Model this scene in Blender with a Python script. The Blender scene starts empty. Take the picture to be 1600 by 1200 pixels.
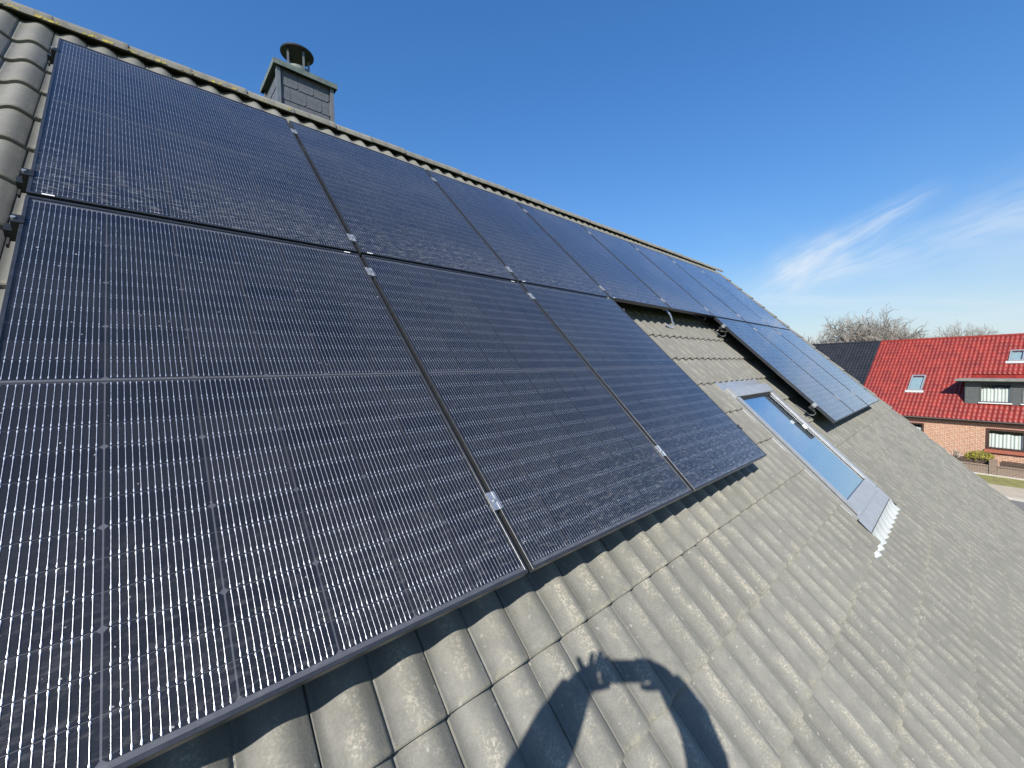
import bpy, bmesh, math, random
from mathutils import Vector, Matrix, noise as mnoise
rnd = random.Random(7)
R = math.radians
sc = bpy.context.scene
col = sc.collection

# ------------------------------------------------------------------ camera, sky, sun, exposure
TH = R(45.0)                                  # pitch of the near roof
CT, ST = math.cos(TH), math.sin(TH)
O = Vector((0, 0, 9.074))                     # top-left corner of the panel field, at the glass
UPS = Vector((0, CT, ST))                     # up the slope
NRM = Vector((0, -ST, CT))                    # out of the roof
def rp(u, v, h):                              # u along the ridge, v down the slope, h out of the roof
    return O + Vector((u, 0, 0)) - UPS*v + NRM*h
def roofM(u, v, h):
    return Matrix.Translation(rp(u, v, h)) @ Matrix.Rotation(TH, 4, 'X')

CAMPOS = rp(0.26797, 3.72786, 1.07780)
CR = Vector((0.74007, -0.67231, -0.01712))    # right, down and forward of the camera
CF = Vector((0.67140, 0.74006, -0.03880))
CF.normalize(); CR = (CR - CF*CR.dot(CF)).normalized(); CD = CF.cross(CR)
cam = bpy.data.cameras.new('camera'); cam_o = bpy.data.objects.new('camera', cam); col.objects.link(cam_o)
cam.sensor_width = 36; cam.lens = 36*636.6/1600; cam.clip_start = 0.02; cam.clip_end = 3000
mw = Matrix((( CR.x, -CD.x, -CF.x, CAMPOS.x), (CR.y, -CD.y, -CF.y, CAMPOS.y), (CR.z, -CD.z, -CF.z, CAMPOS.z), (0, 0, 0, 1)))
cam_o.matrix_world = mw
sc.camera = cam_o
def campx(p):                                 # where a point falls in the picture (to choose level of detail)
    d = p - CAMPOS; z = d.dot(CF)
    if z < 0.02: return None
    return (800 + 636.6*d.dot(CR)/z, 600 + 636.6*d.dot(CD)/z, z)

SUNDIR = Vector((0.7013, 0.4042, -0.5872))    # the way the light travels
world = bpy.data.worlds.new('World'); sc.world = world; world.use_nodes = True
sun = bpy.data.lights.new('sun', 'SUN'); sun.energy = 4.9; sun.angle = R(0.53); sun.color = (1.0, 0.945, 0.865)
sun_o = bpy.data.objects.new('sun', sun); col.objects.link(sun_o)
sun_o.rotation_euler = SUNDIR.to_track_quat('-Z', 'Y').to_euler(); sun_o.location = (-20, -20, 40)
vs = sc.view_settings; vs.view_transform = 'Standard'; vs.look = 'None'; vs.gamma = 1; vs.use_curve_mapping = False
vs.exposure = 0.62
sc.cycles.use_denoising = True
sc.cycles.max_bounces = 5; sc.cycles.diffuse_bounces = 2; sc.cycles.glossy_bounces = 3; sc.cycles.transparent_max_bounces = 8; sc.cycles.caustics_reflective = False; sc.cycles.caustics_refractive = False
sc.cycles.sample_clamp_indirect = 6

class NT:
    def __init__(s, tree): s.t = tree; s.t.nodes.clear()
    def n(s, typ, props=None, **ins):
        nd = s.t.nodes.new(typ)
        for k, v in (props or {}).items(): setattr(nd, k, v)
        for k, v in ins.items():
            key = int(k[1:]) if k[0] == 'i' and k[1:].isdigit() else k.replace('_', ' ')
            s.set(nd.inputs[key], v)
        return nd
    def set(s, inp, v):
        if isinstance(v, bpy.types.NodeSocket): s.t.links.new(v, inp)
        elif isinstance(v, bpy.types.Node): s.t.links.new(v.outputs[0], inp)
        else: inp.default_value = v
    def m(s, op, a, b=0.0, c=0.0, clamp=False):
        return s.n('ShaderNodeMath', {'operation': op, 'use_clamp': clamp}, i0=a, i1=b, i2=c).outputs[0]
    def vm(s, op, a, b=None):
        nd = s.n('ShaderNodeVectorMath', {'operation': op}, i0=a)
        if b is not None: s.set(nd.inputs[1], b)
        return nd.outputs[1] if op in ('DOT_PRODUCT', 'LENGTH') else nd.outputs[0]
    def mix(s, f, a, b, blend='MIX'):
        nd = s.t.nodes.new('ShaderNodeMix'); nd.data_type = 'RGBA'; nd.blend_type = blend
        s.set(nd.inputs[0], f); s.set(nd.inputs[6], a if isinstance(a, (bpy.types.NodeSocket, bpy.types.Node)) else (*a, 1)[:4]); s.set(nd.inputs[7], b if isinstance(b, (bpy.types.NodeSocket, bpy.types.Node)) else (*b, 1)[:4])
        return nd.outputs[2]
    def step(s, x, a, b):
        nd = s.n('ShaderNodeMapRange', {'interpolation_type': 'SMOOTHSTEP'}, Value=x)
        nd.inputs[1].default_value = a; nd.inputs[2].default_value = b; nd.inputs[3].default_value = 0; nd.inputs[4].default_value = 1
        return nd.outputs[0]
    def noise(s, vec, scale, detail=4, rough=.55, dist=0.0, dim='3D'):
        nd = s.n('ShaderNodeTexNoise', {'noise_dimensions': dim}, Scale=scale, Detail=detail, Roughness=rough, Distortion=dist)
        if vec is not None: s.set(nd.inputs['Vector'], vec)
        return nd.outputs[0]

# --- sky: daylight with a few wisps of cirrus towards the far houses
W = NT(world.node_tree)
sky = W.n('ShaderNodeTexSky', {'sky_type': 'NISHITA', 'sun_disc': False, 'sun_elevation': math.asin(-SUNDIR.z), 'sun_rotation': math.atan2(-SUNDIR.x, -SUNDIR.y),
    'altitude': 60, 'air_density': 1.1, 'dust_density': 0.35, 'ozone_density': 3.2})
tc = W.n('ShaderNodeTexCoord'); D = W.vm('NORMALIZE', tc.outputs['Generated'])
def plane_dir(x, y):
    return (CF + CR*((x-800)/636.6) + CD*((y-600)/636.6)).normalized()
wob0 = W.m('MULTIPLY', W.m('SUBTRACT', W.noise(D, 7, 2), .5), .03)
def streak(ax, ay, bx, by, w0, w1, amp, seed, a0=0.0, a1=1.0):   # one wisp: a great-circle arc between two directions
    A = plane_dir(ax, ay); B = plane_dir(bx, by); N = A.cross(B).normalized(); T = N.cross(A).normalized()
    L = A.angle(B)
    d = W.vm('DOT_PRODUCT', D, tuple(N)); x = W.vm('DOT_PRODUCT', D, tuple(A)); y = W.vm('DOT_PRODUCT', D, tuple(T))
    t = W.m('DIVIDE', W.m('ARCTAN2', y, x), L)
    wd = W.m('MULTIPLY_ADD', t, w1-w0, w0)
    dd = W.m('DIVIDE', W.m('ADD', d, wob0), W.m('MAXIMUM', wd, .004))
    g = W.m('POWER', 2.718, W.m('MULTIPLY', W.m('MULTIPLY', dd, dd), -1.0))
    al = W.m('MULTIPLY', W.step(t, a0-.18, a0+.12), W.m('SUBTRACT', 1.0, W.step(t, a1-.25, a1+.12)))
    fib = W.n('ShaderNodeCombineXYZ', X=W.m('MULTIPLY', t, 1.6), Y=W.m('MULTIPLY', dd, 1.1), Z=seed)
    tex = W.step(W.noise(fib, 1.9, 4, .6), .12, .80)
    return W.m('MULTIPLY', W.m('MULTIPLY', g, al), W.m('MULTIPLY', tex, amp))
cl = None
for a in [(1195, 452, 1470, 290, .034, .014, .55, 1.3, 0.0, .98), (1225, 436, 1340, 378, .045, .03, .45, 8.1, .0, .9), (1270, 438, 1640, 318, .013, .052, .46, 4.7, .02, 1.3),
          (1180, 470, 1640, 478, .012, .040, .40, 9.2, .0, 1.2)]:
    q = streak(*a); cl = q if cl is None else W.m('ADD', cl, q)
el = W.vm('DOT_PRODUCT', D, (0, 0, 1))
pl = W.vm('DIVIDE', D, W.n('ShaderNodeCombineXYZ', X=W.m('ADD', W.m('ABSOLUTE', el), .12), Y=W.m('ADD', W.m('ABSOLUTE', el), .12), Z=1.0).outputs[0])
veil = W.m('MULTIPLY', W.step(W.noise(W.vm('MULTIPLY', pl, (.5, 1.1, 1)), .9, 3, .6), .5, .85), W.m('MULTIPLY', W.m('SUBTRACT', 1.0, W.step(el, .12, .45)), .18))
cl = W.m('ADD', cl, veil, clamp=True)
skyc = W.n('ShaderNodeHueSaturation', Hue=.506, Saturation=1.27, Value=1.0, Color=sky.outputs[0]).outputs[0]
lum = W.n('ShaderNodeRGBToBW', Color=skyc).outputs[0]
roll = W.m('DIVIDE', 1.0, W.m('MULTIPLY_ADD', lum, .20, 1.0))
skyc = W.vm('MULTIPLY', skyc, W.n('ShaderNodeCombineXYZ', X=roll, Y=roll, Z=roll).outputs[0])
skyc = W.mix(W.m('MULTIPLY', W.m('SUBTRACT', 1.0, W.step(el, -.02, .26)), .62), skyc, (3.1, 3.75, 4.5))
skyc = W.mix(cl, skyc, (3.3, 3.7, 4.1))
bg = W.n('ShaderNodeBackground', Color=skyc, Strength=0.15)
W.n('ShaderNodeOutputWorld', Surface=bg.outputs[0])

# ------------------------------------------------------------------ materials
MATS = {}
def newmat(name):
    m = bpy.data.materials.new(name); m.use_nodes = True; MATS[name] = m
    return NT(m.node_tree), m
def bsdf(t, **k):
    b = t.n('ShaderNodeBsdfPrincipled', None, **k); t.n('ShaderNodeOutputMaterial', Surface=b.outputs[0]); return b
def bump(t, h, strength=.3, dist=.01):
    return t.n('ShaderNodeBump', Height=h, Strength=strength, Distance=dist).outputs[0]
def simple(name, c, rough=.6, metal=0.0, var=.12, scale=14, bumpst=0.0, spec=.5, coord='Object'):
    t, m = newmat(name)
    tc = t.n('ShaderNodeTexCoord')
    nz = t.noise(tc.outputs[coord], scale, 5, .6)
    f = t.step(nz, .25, .75)
    c = Vector(c)
    cc = t.mix(f, tuple(c*(1-var)), tuple(c*(1+var)))
    b = bsdf(t, Base_Color=cc, Roughness=t.m('MULTIPLY_ADD', nz, .2, rough-.1), Metallic=metal)
    b.inputs['Specular IOR Level'].default_value = spec
    if bumpst: t.set(b.inputs['Normal'], bump(t, t.noise(tc.outputs[coord], scale*9, 3), bumpst, .004))
    return m

def tile_material(name, base_a, base_b, wear, u_off, du, dv, wear_amt=1.0):
    t, m = newmat(name)
    P = t.vm('SUBTRACT', t.n('ShaderNodeNewGeometry').outputs['Position'], tuple(O))
    a = t.m('SUBTRACT', t.vm('DOT_PRODUCT', P, (1, 0, 0)), u_off)
    v = t.m('MULTIPLY', t.vm('DOT_PRODUCT', P, tuple(UPS)), -1.0)
    iu = t.m('FLOOR', t.m('DIVIDE', a, du)); iv = t.m('CEIL', t.m('DIVIDE', t.m('ADD', v, .012), dv))
    wn = t.n('ShaderNodeTexWhiteNoise', {'noise_dimensions': '2D'}, Vector=t.n('ShaderNodeCombineXYZ', X=iu, Y=iv, Z=0.0).outputs[0])
    r1 = wn.outputs[0]
    big = t.noise(P, 1.6, 2, .6)
    fine = t.noise(P, 160, 2, .65); mid = t.noise(P, 22, 3, .6)
    c = t.mix(r1, base_a, base_b)
    c = t.mix(t.m('MULTIPLY', t.step(mid, .3, .75), .35), c, tuple(Vector(base_a)*.72))
    c = t.mix(t.m('MULTIPLY', t.step(fine, .35, .7), .30), c, tuple(Vector(base_b)*1.32))
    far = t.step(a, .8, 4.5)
    c = t.mix(t.m('MULTIPLY', far, .55), c, tuple(Vector(base_a)*.86))  # tiles darken towards the right: light falloff painted into the colour
    # pale worn band and lichen crumbs along each roll
    ph = t.m('MULTIPLY', t.m('SUBTRACT', a, .078), 2*math.pi/.15)
    crest = t.step(t.m('COSINE', ph), .05, 1.0)
    wob = t.noise(t.vm('MULTIPLY', P, (1.0, 1.0, 1.0)), 9, 2, .6)
    band = t.m('MULTIPLY', crest, t.step(wob, .36, .66))
    speck = t.step(t.noise(P, 115, 2, .75), .47, .62)
    old = t.step(v, 1.2, 2.6)
    wm = t.m('MULTIPLY', t.m('MULTIPLY', band, t.m('MULTIPLY_ADD', speck, .68, .20)), t.m('MULTIPLY', t.m('MULTIPLY', t.m('MULTIPLY_ADD', old, .8, .2), t.m('SUBTRACT', 1.0, t.m('MULTIPLY', far, .42))), wear_amt), clamp=True)
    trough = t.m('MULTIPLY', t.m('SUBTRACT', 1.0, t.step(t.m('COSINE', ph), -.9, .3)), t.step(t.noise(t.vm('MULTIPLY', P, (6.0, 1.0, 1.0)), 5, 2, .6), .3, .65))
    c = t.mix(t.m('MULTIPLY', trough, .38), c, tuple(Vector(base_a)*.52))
    c = t.mix(wm, c, wear)
    # crumbs of moss at the lower edge of every tile
    fv = t.m('FRACT', t.m('DIVIDE', t.m('ADD', v, .012), dv))
    edge = t.m('MULTIPLY', t.step(fv, .90, .995), t.step(t.noise(P, 48, 2, .7), .46, .62))
    c = t.mix(t.m('MULTIPLY', edge, t.m('MULTIPLY_ADD', far, -.4, .6)), c, (.26, .24, .175))
    spots = t.step(t.noise(P, 46, 1, .5), .735, .76)
    c = t.mix(t.m('MULTIPLY', spots, .35), c, (.46, .45, .40))
    dark = t.m('MULTIPLY', t.step(big, .5, .75), .18)
    c = t.mix(dark, c, tuple(Vector(base_a)*.6))
    b = bsdf(t, Base_Color=c, Roughness=t.m('MULTIPLY_ADD', mid, .25, .55))
    b.inputs['Specular IOR Level'].default_value = .45
    b.inputs['Diffuse Roughness'].default_value = .55
    t.set(b.inputs['Normal'], bump(t, fine, .45, .0016))
    return m
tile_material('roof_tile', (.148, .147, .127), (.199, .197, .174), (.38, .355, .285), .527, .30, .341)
tile_material('ridge_tile', (.19, .185, .16), (.25, .24, .205), (.36, .33, .22), .285, .36, .6, .3)

t, m = newmat('lichen_mortar')
tc = t.n('ShaderNodeTexCoord'); nz = t.noise(tc.outputs['Object'], 16, 5, .7)
bsdf(t, Base_Color=t.mix(t.step(nz, .40, .62), (.24, .23, .19), (.56, .46, .08)), Roughness=.9)

simple('roof_underlay', (.03, .03, .03), .9)
simple('frame_black', (.062, .066, .073), .33, .6, .15, 30, 0.05)
simple('rail_black', (.03, .032, .036), .45, .6)
simple('aluminium', (.46, .47, .48), .42, .75, .08, 40)
simple('galvanised', (.55, .56, .56), .42, .85, .15, 60)
simple('rubber', (.02, .02, .02), .7)
simple('pale_piece', (.8, .8, .8), .6)
simple('backsheet', (.075, .077, .088), .55, 0, .1, 20)
t, m = newmat('solar_cell')
oi = t.n('ShaderNodeObjectInfo'); tc = t.n('ShaderNodeTexCoord')
nz = t.noise(tc.outputs['Object'], 18, 3, .5)
c = t.mix(oi.outputs['Random'], (.0022, .0025, .0034), (.0125, .0125, .0128)); c = t.mix(t.m('MULTIPLY', t.step(nz, .3, .8), .35), c, (.011, .0105, .013))
b = bsdf(t, Base_Color=c, Roughness=.42); b.inputs['Specular IOR Level'].default_value = .25
t, m = newmat('cell_wire')
tc = t.n('ShaderNodeTexCoord'); nz = t.noise(tc.outputs['Object'], 190, 2, .6)
c = t.mix(t.step(nz, .3, .62), (.55, .56, .58), (.92, .92, .92))
bsdf(t, Base_Color=c, Roughness=.40, Metallic=.88)
def fresnel(t, f0):
    g = t.n('ShaderNodeNewGeometry'); c = t.m('ABSOLUTE', t.vm('DOT_PRODUCT', g.outputs['Incoming'], g.outputs['Normal']))
    return t.m('MULTIPLY_ADD', t.m('POWER', t.m('SUBTRACT', 1.0, c, clamp=True), 5.0), 1-f0, f0), c
t, m = newmat('panel_glass')
tc = t.n('ShaderNodeTexCoord'); P = tc.outputs['Object']; oi = t.n('ShaderNodeObjectInfo')
Pr = t.vm('ADD', P, t.n('ShaderNodeCombineXYZ', X=t.m('MULTIPLY', oi.outputs['Random'], 37.0), Y=t.m('MULTIPLY', oi.outputs['Random'], 11.0), Z=0.0).outputs[0])
fr, cs_ = fresnel(t, .034)
y = t.n('ShaderNodeSeparateXYZ', Vector=P).outputs[1]
low = t.step(t.m('MULTIPLY', y, -1.0), 1.15, 1.74)
st1 = t.step(t.noise(t.vm('MULTIPLY', Pr, (3.0, 22.0, 1.0)), 1.6, 3, .65), .50, .72)
st2 = t.step(t.noise(t.vm('MULTIPLY', Pr, (9.0, 30.0, 1.0)), 2.4, 3, .7), .48, .70)
film = t.step(t.noise(Pr, 1.3, 2, .6), .35, .8)
dust = t.m('ADD', t.m('MULTIPLY', st1, .006), t.m('ADD', t.m('MULTIPLY', t.m('MULTIPLY', low, st2), .055), t.m('MULTIPLY', film, .006)))
spk = t.m('MULTIPLY', t.step(t.noise(Pr, 95, 1, .5), .765, .79), .5)
dust = t.m('ADD', t.m('DIVIDE', t.m('ADD', dust, .002), t.m('MAXIMUM', cs_, .13)), spk, clamp=True)
gl = t.n('ShaderNodeBsdfGlossy', Color=(.93, .94, .97, 1), Roughness=.04)
tr = t.n('ShaderNodeBsdfTransparent', Color=(.97, .98, .99, 1))
df = t.n('ShaderNodeBsdfDiffuse', Color=(.62, .61, .60, 1))
mx = t.n('ShaderNodeMixShader', Fac=fr, i1=tr.outputs[0], i2=gl.outputs[0])
mx2 = t.n('ShaderNodeMixShader', Fac=dust, i1=mx.outputs[0], i2=df.outputs[0])
t.n('ShaderNodeOutputMaterial', Surface=mx2.outputs[0])
def glass(name, f0, tint, gcol=(.95, .97, 1, 1), rough=.015):
    t, m = newmat(name)
    fr, _ = fresnel(t, f0)
    tc = t.n('ShaderNodeTexCoord'); nz = t.noise(tc.outputs['Object'], 2.2, 3, .5)
    gl = t.n('ShaderNodeBsdfGlossy', Color=gcol, Roughness=rough)
    t.set(gl.inputs['Normal'], bump(t, nz, .04, .02))
    tr = t.n('ShaderNodeBsdfTransparent', Color=tint)
    mx = t.n('ShaderNodeMixShader', Fac=fr, i1=tr.outputs[0], i2=gl.outputs[0])
    t.n('ShaderNodeOutputMaterial', Surface=mx.outputs[0])
glass('window_glass', .07, (.82, .86, .85, 1))
glass('roof_glass', .58, (.75, .85, .88, 1))
simple('window_alu', (.46, .47, .47), .38, .55, .08, 20)
simple('apron_alu', (.43, .45, .435), .55, .1, .07, 12)
simple('cover_alu', (.38, .39, .40), .42, .35, .06, 12)
simple('gasket', (.012, .012, .012), .8)
simple('pane_backing', (.50, .60, .68), .9, 0, .1, 6)  # pale blue stands in for sky brightness in the roof pane
simple('room_dark', (.05, .05, .05), .9)
simple('slate', (.098, .105, .115), .5, 0, .16, 25, .15)
simple('zinc_trim', (.20, .21, .21), .45, .5, .1, 20)
simple('zinc_green', (.115, .145, .132), .65, .1, .22, 16)
simple('cowl_dark', (.03, .03, .032), .5, .4)
simple('render_wall', (.55, .52, .46), .9, 0, .08, 3, .1)
simple('wood_dark', (.075, .05, .035), .75, 0, .3, 20)

def pantile_material(name, ca, cb, spk, rough, coat):
    t, m = newmat(name)
    tc = t.n('ShaderNodeTexCoord'); P = tc.outputs['Object']
    ix = t.m('FLOOR', t.m('DIVIDE', t.n('ShaderNodeSeparateXYZ', Vector=P).outputs[0], .225)); iy = t.m('FLOOR', t.m('DIVIDE', t.n('ShaderNodeSeparateXYZ', Vector=P).outputs[1], .25))
    wn = t.n('ShaderNodeTexWhiteNoise', {'noise_dimensions': '2D'}, Vector=t.n('ShaderNodeCombineXYZ', X=ix, Y=iy, Z=0.0).outputs[0]).outputs[0]
    c = t.mix(wn, ca, cb); nz = t.noise(P, 9, 5, .6)
    c = t.mix(t.m('MULTIPLY', t.step(nz, .55, .75), .35), c, spk)
    c = t.mix(t.m('MULTIPLY', t.step(t.noise(P, .9, 5, .65), .42, .72), .45), c, tuple(Vector(ca)*.55))
    b = bsdf(t, Base_Color=c, Roughness=rough); b.inputs['Coat Weight'].default_value = coat; b.inputs['Coat Roughness'].default_value = .22
pantile_material('red_tile', (.165, .0125, .007), (.255, .023, .011), (.36, .09, .05), .5, .22)
pantile_material('dark_tile', (.010, .011, .013), (.018, .019, .022), (.035, .037, .04), .45, .25)

t, m = newmat('brick')
tc = t.n('ShaderNodeTexCoord'); P = tc.outputs['Object']; sx = t.n('ShaderNodeSeparateXYZ', Vector=P)
v2 = t.n('ShaderNodeCombineXYZ', X=sx.outputs[0], Y=sx.outputs[2], Z=0.0).outputs[0]
br = t.n('ShaderNodeTexBrick', {'offset': .5}, Vector=v2, Color1=(.40, .158, .078, 1), Color2=(.30, .12, .068, 1), Mortar=(.56, .48, .37, 1), Scale=1.0)
br.inputs['Mortar Size'].default_value = .011; br.inputs['Brick Width'].default_value = .24; br.inputs['Row Height'].default_value = .0775; br.inputs['Bias'].default_value = -.1
nz = t.noise(P, 5, 5, .65)
# pale efflorescence blotches follow the stepped bond
dg = t.m('ADD', t.m('MULTIPLY', sx.outputs[0], 4.17), t.m('MULTIPLY', sx.outputs[2], 12.9)); dg2 = t.m('SUBTRACT', t.m('MULTIPLY', sx.outputs[0], 4.17), t.m('MULTIPLY', sx.outputs[2], 12.9))
pz = t.m('MULTIPLY', t.step(t.m('FRACT', t.m('DIVIDE', dg, 2.0)), .62, .7), t.step(t.m('FRACT', t.m('DIVIDE', dg2, 3.0)), .35, .55))
c = t.mix(t.m('MULTIPLY', pz, .55), br.outputs[0], (.60, .47, .32)); c = t.mix(t.m('MULTIPLY', t.step(nz, .4, .7), .25), c, (.34, .15, .10))
b = bsdf(t, Base_Color=c, Roughness=.9); t.set(b.inputs['Normal'], bump(t, br.outputs['Fac'], .5, .01).node.outputs[0])
t, m = newmat('brick_soldier')
tc = t.n('ShaderNodeTexCoord'); sx = t.n('ShaderNodeSeparateXYZ', Vector=tc.outputs['Object'])
f = t.step(t.m('FRACT', t.m('DIVIDE', sx.outputs[0], .0775)), .80, .88)
bsdf(t, Base_Color=t.mix(f, (.40, .16, .11), (.60, .53, .44)), Roughness=.9)
t, m = newmat('garden_brick')
tc = t.n('ShaderNodeTexCoord'); sx = t.n('ShaderNodeSeparateXYZ', Vector=tc.outputs['Object']); v2 = t.n('ShaderNodeCombineXYZ', X=sx.outputs[0], Y=sx.outputs[2], Z=0.0).outputs[0]
br = t.n('ShaderNodeTexBrick', {'offset': .5}, Vector=v2, Color1=(.20, .125, .085, 1), Color2=(.15, .10, .07, 1), Mortar=(.30, .27, .23, 1), Scale=1.0)
br.inputs['Mortar Size'].default_value = .01; br.inputs['Brick Width'].default_value = .24; br.inputs['Row Height'].default_value = .0775
bsdf(t, Base_Color=br.outputs[0], Roughness=.9)
simple('window_frame_dark', (.055, .028, .020), .5, 0, .15, 10)
simple('frame_white', (.72, .72, .70), .5)
simple('sill_red', (.33, .10, .06), .7)
simple('curtain', (.74, .75, .72), .9, 0, .06, 8)
simple('siding_grey', (.088, .098, .098), .6, 0, .12, 8)
simple('dormer_felt', (.20, .205, .18), .85, 0, .25, 4)
simple('gutter_zinc', (.20, .19, .185), .5, .4)
simple('fascia_dark', (.085, .045, .045), .6)
simple('grass', (.085, .105, .028), .95, 0, .35, 1.5, .3)
simple('lawn_green', (.20, .19, .06), .95, 0, .3, 3.0, .3)
simple('paving_beige', (.40, .345, .26), .9, 0, .1, 2)
simple('kerb_stone', (.46, .43, .37), .85, 0, .1, 6)
simple('asphalt', (.16, .155, .145), .9, 0, .12, 2, .2)
simple('bark', (.15, .135, .115), .9, 0, .2, 6)
simple('twig', (.27, .25, .22), .9, 0, .15, 6)
simple('leaf_yellow', (.34, .30, .035), .7, 0, .3, 9)
simple('leaf_green', (.09, .10, .025), .7, 0, .3, 9)
simple('blossom_white', (.75, .70, .62), .8)
simple('skin', (.50, .30, .22), .55)
simple('jacket_cloth', (.03, .04, .06), .9, 0, .2, 12)
simple('trouser_cloth', (.05, .05, .055), .9, 0, .2, 12)
simple('shoe', (.03, .025, .02), .7)
simple('hair', (.05, .03, .02), .7)
simple('phone_case', (.02, .02, .022), .35)
t, m = newmat('phone_screen'); bsdf(t, Base_Color=(.01, .01, .012, 1), Roughness=.1)

# ------------------------------------------------------------------ mesh helpers
class MB:
    def __init__(s): s.v = []; s.f = []; s.m = []
    def quad(s, *p, mi=0):
        b = len(s.v); s.v += [tuple(q) for q in p]; s.f.append(tuple(range(b, b+len(p)))); s.m.append(mi); return s
    def grid(s, rows, mi=0, close=False):
        b = len(s.v); n = len(rows[0])
        for r in rows: s.v += [tuple(q) for q in r]
        for j in range(len(rows)-1):
            for i in range(n if close else n-1):
                k = (i+1) % n
                s.f.append((b+j*n+i, b+j*n+k, b+(j+1)*n+k, b+(j+1)*n+i)); s.m.append(mi)
        return s
    def box(s, x0, x1, y0, y1, z0, z1, mi=0):
        b = len(s.v)
        s.v += [(x, y, z) for z in (z0, z1) for y in (y0, y1) for x in (x0, x1)]
        for f in ((0, 2, 3, 1), (4, 5, 7, 6), (0, 1, 5, 4), (2, 6, 7, 3), (0, 4, 6, 2), (1, 3, 7, 5)):
            s.f.append(tuple(b+i for i in f)); s.m.append(mi)
        return s
    def tube(s, pts, rad, n=8, caps=True, mi=0, flat=None):
        pts = [Vector(p) for p in pts]; b0 = len(s.v); rings = []
        rads = rad if isinstance(rad, (list, tuple)) else [rad]*len(pts)
        for i, p in enumerate(pts):
            d = (pts[min(i+1, len(pts)-1)] - pts[max(i-1, 0)]).normalized()
            a = Vector((0, 0, 1)) if abs(d.z) < .9 else Vector((1, 0, 0))
            x = d.cross(a).normalized(); y = d.cross(x)
            rings.append([p + (x*math.cos(2*math.pi*k/n) + y*math.sin(2*math.pi*k/n)*(flat or 1))*rads[i] for k in range(n)])
        s.grid(rings, mi, True)
        if caps:
            s.f.append(tuple(b0+k for k in range(n))); s.m.append(mi)
            e = b0 + (len(pts)-1)*n; s.f.append(tuple(e+k for k in reversed(range(n)))); s.m.append(mi)
        return s
    def ribbon(s, pts, half, thick, axis):       # a flat bar bent through points; width along axis
        pts = [Vector(p) for p in pts]; ax = Vector(axis).normalized(); rings = []; b0 = len(s.v)
        for i, p in enumerate(pts):
            d = (pts[min(i+1, len(pts)-1)] - pts[max(i-1, 0)]).normalized(); nn = d.cross(ax).normalized()
            rings.append([p-ax*half-nn*thick/2, p+ax*half-nn*thick/2, p+ax*half+nn*thick/2, p-ax*half+nn*thick/2])
        s.grid(rings, 0, True); e = b0+(len(pts)-1)*4
        s.f += [(b0, b0+1, b0+2, b0+3), (e+3, e+2, e+1, e)]; s.m += [0, 0]
        return s
    def mesh(s, name, mats, smooth=None):
        me = bpy.data.meshes.new(name); me.from_pydata(s.v, [], s.f)
        for mm in (mats if isinstance(mats, (list, tuple)) else [mats]): me.materials.append(MATS[mm])
        if any(s.m): me.polygons.foreach_set('material_index', s.m)
        if smooth:
            me.polygons.foreach_set('use_smooth', [True]*len(me.polygons)); me.update()
            me.set_sharp_from_angle(angle=R(smooth))
        bm = bmesh.new(); bm.from_mesh(me); bmesh.ops.recalc_face_normals(bm, faces=bm.faces) if s.__dict__.get('recalc') else None; bm.to_mesh(me) if s.__dict__.get('recalc') else None; bm.free()
        me.update(); return me
    def fix(s): s.recalc = True; return s

def link(name, me, parent=None, M=None, label=None, cat=None, group=None, kind=None):
    o = bpy.data.objects.new(name, me); col.objects.link(o)
    if parent is not None: o.parent = parent
    if M is not None: o.matrix_basis = M
    if label: o['label'] = label
    if cat: o['category'] = cat
    if group: o['group'] = group
    if kind: o['kind'] = kind
    return o
def thing(name, label, cat, M=None, group=None):
    o = link(name, None, None, M, label, cat, group); o.empty_display_size = .1; return o
T = Matrix.Translation

# ================================================================== the ground
hx = Vector((-0.177, -0.984, 0)).normalized(); hy = Vector((-hx.y, hx.x, 0))     # along and into the far house
FAR = CAMPOS + Vector((41.144, -0.020, 0)); FAR.z = 0
FM = Matrix(((hx.x, hy.x, 0, FAR.x), (hx.y, hy.y, 0, FAR.y), (0, 0, 1, 0), (0, 0, 0, 1)))
def sheet(name, mat, x0, x1, y0, y1, z, M=None):
    link(name, MB().quad((x0, y0, z), (x1, y0, z), (x1, y1, z), (x0, y1, z)).mesh(name, mat), None, M, kind='structure')
sheet('ground', 'grass', -900, 900, -900, 900, 0)
sheet('lawn', 'lawn_green', -40, 40, -4.55, -2.05, .004, FM)
sheet('front_garden', 'paving_beige', -40, 40, -1.46, .32, .004, FM)
sheet('pavement', 'paving_beige', -60, 60, -7.7, -4.55, .008, FM)
sheet('road', 'asphalt', -120, 120, -14.5, -7.9, .004, FM)
for i in range(-12, 13):
    k = MB().box(i*1.0+.004, i*1.0+.996, -7.9, -7.7, 0, .11)
    if i == -12: kroot = link('kerb', None, None, FM, kind='structure'); kme = MB().box(.004, .996, -7.9, -7.7, 0, .11).mesh('kerb_stone', 'kerb_stone')
    link('kerb_stone', kme, kroot, T((i, 0, 0)))
lw = link('lawn_edging', MB().box(-14, 14, -2.04, -1.90, 0, .07).mesh('lawn_edging', 'kerb_stone'), None, FM, kind='structure')

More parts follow.
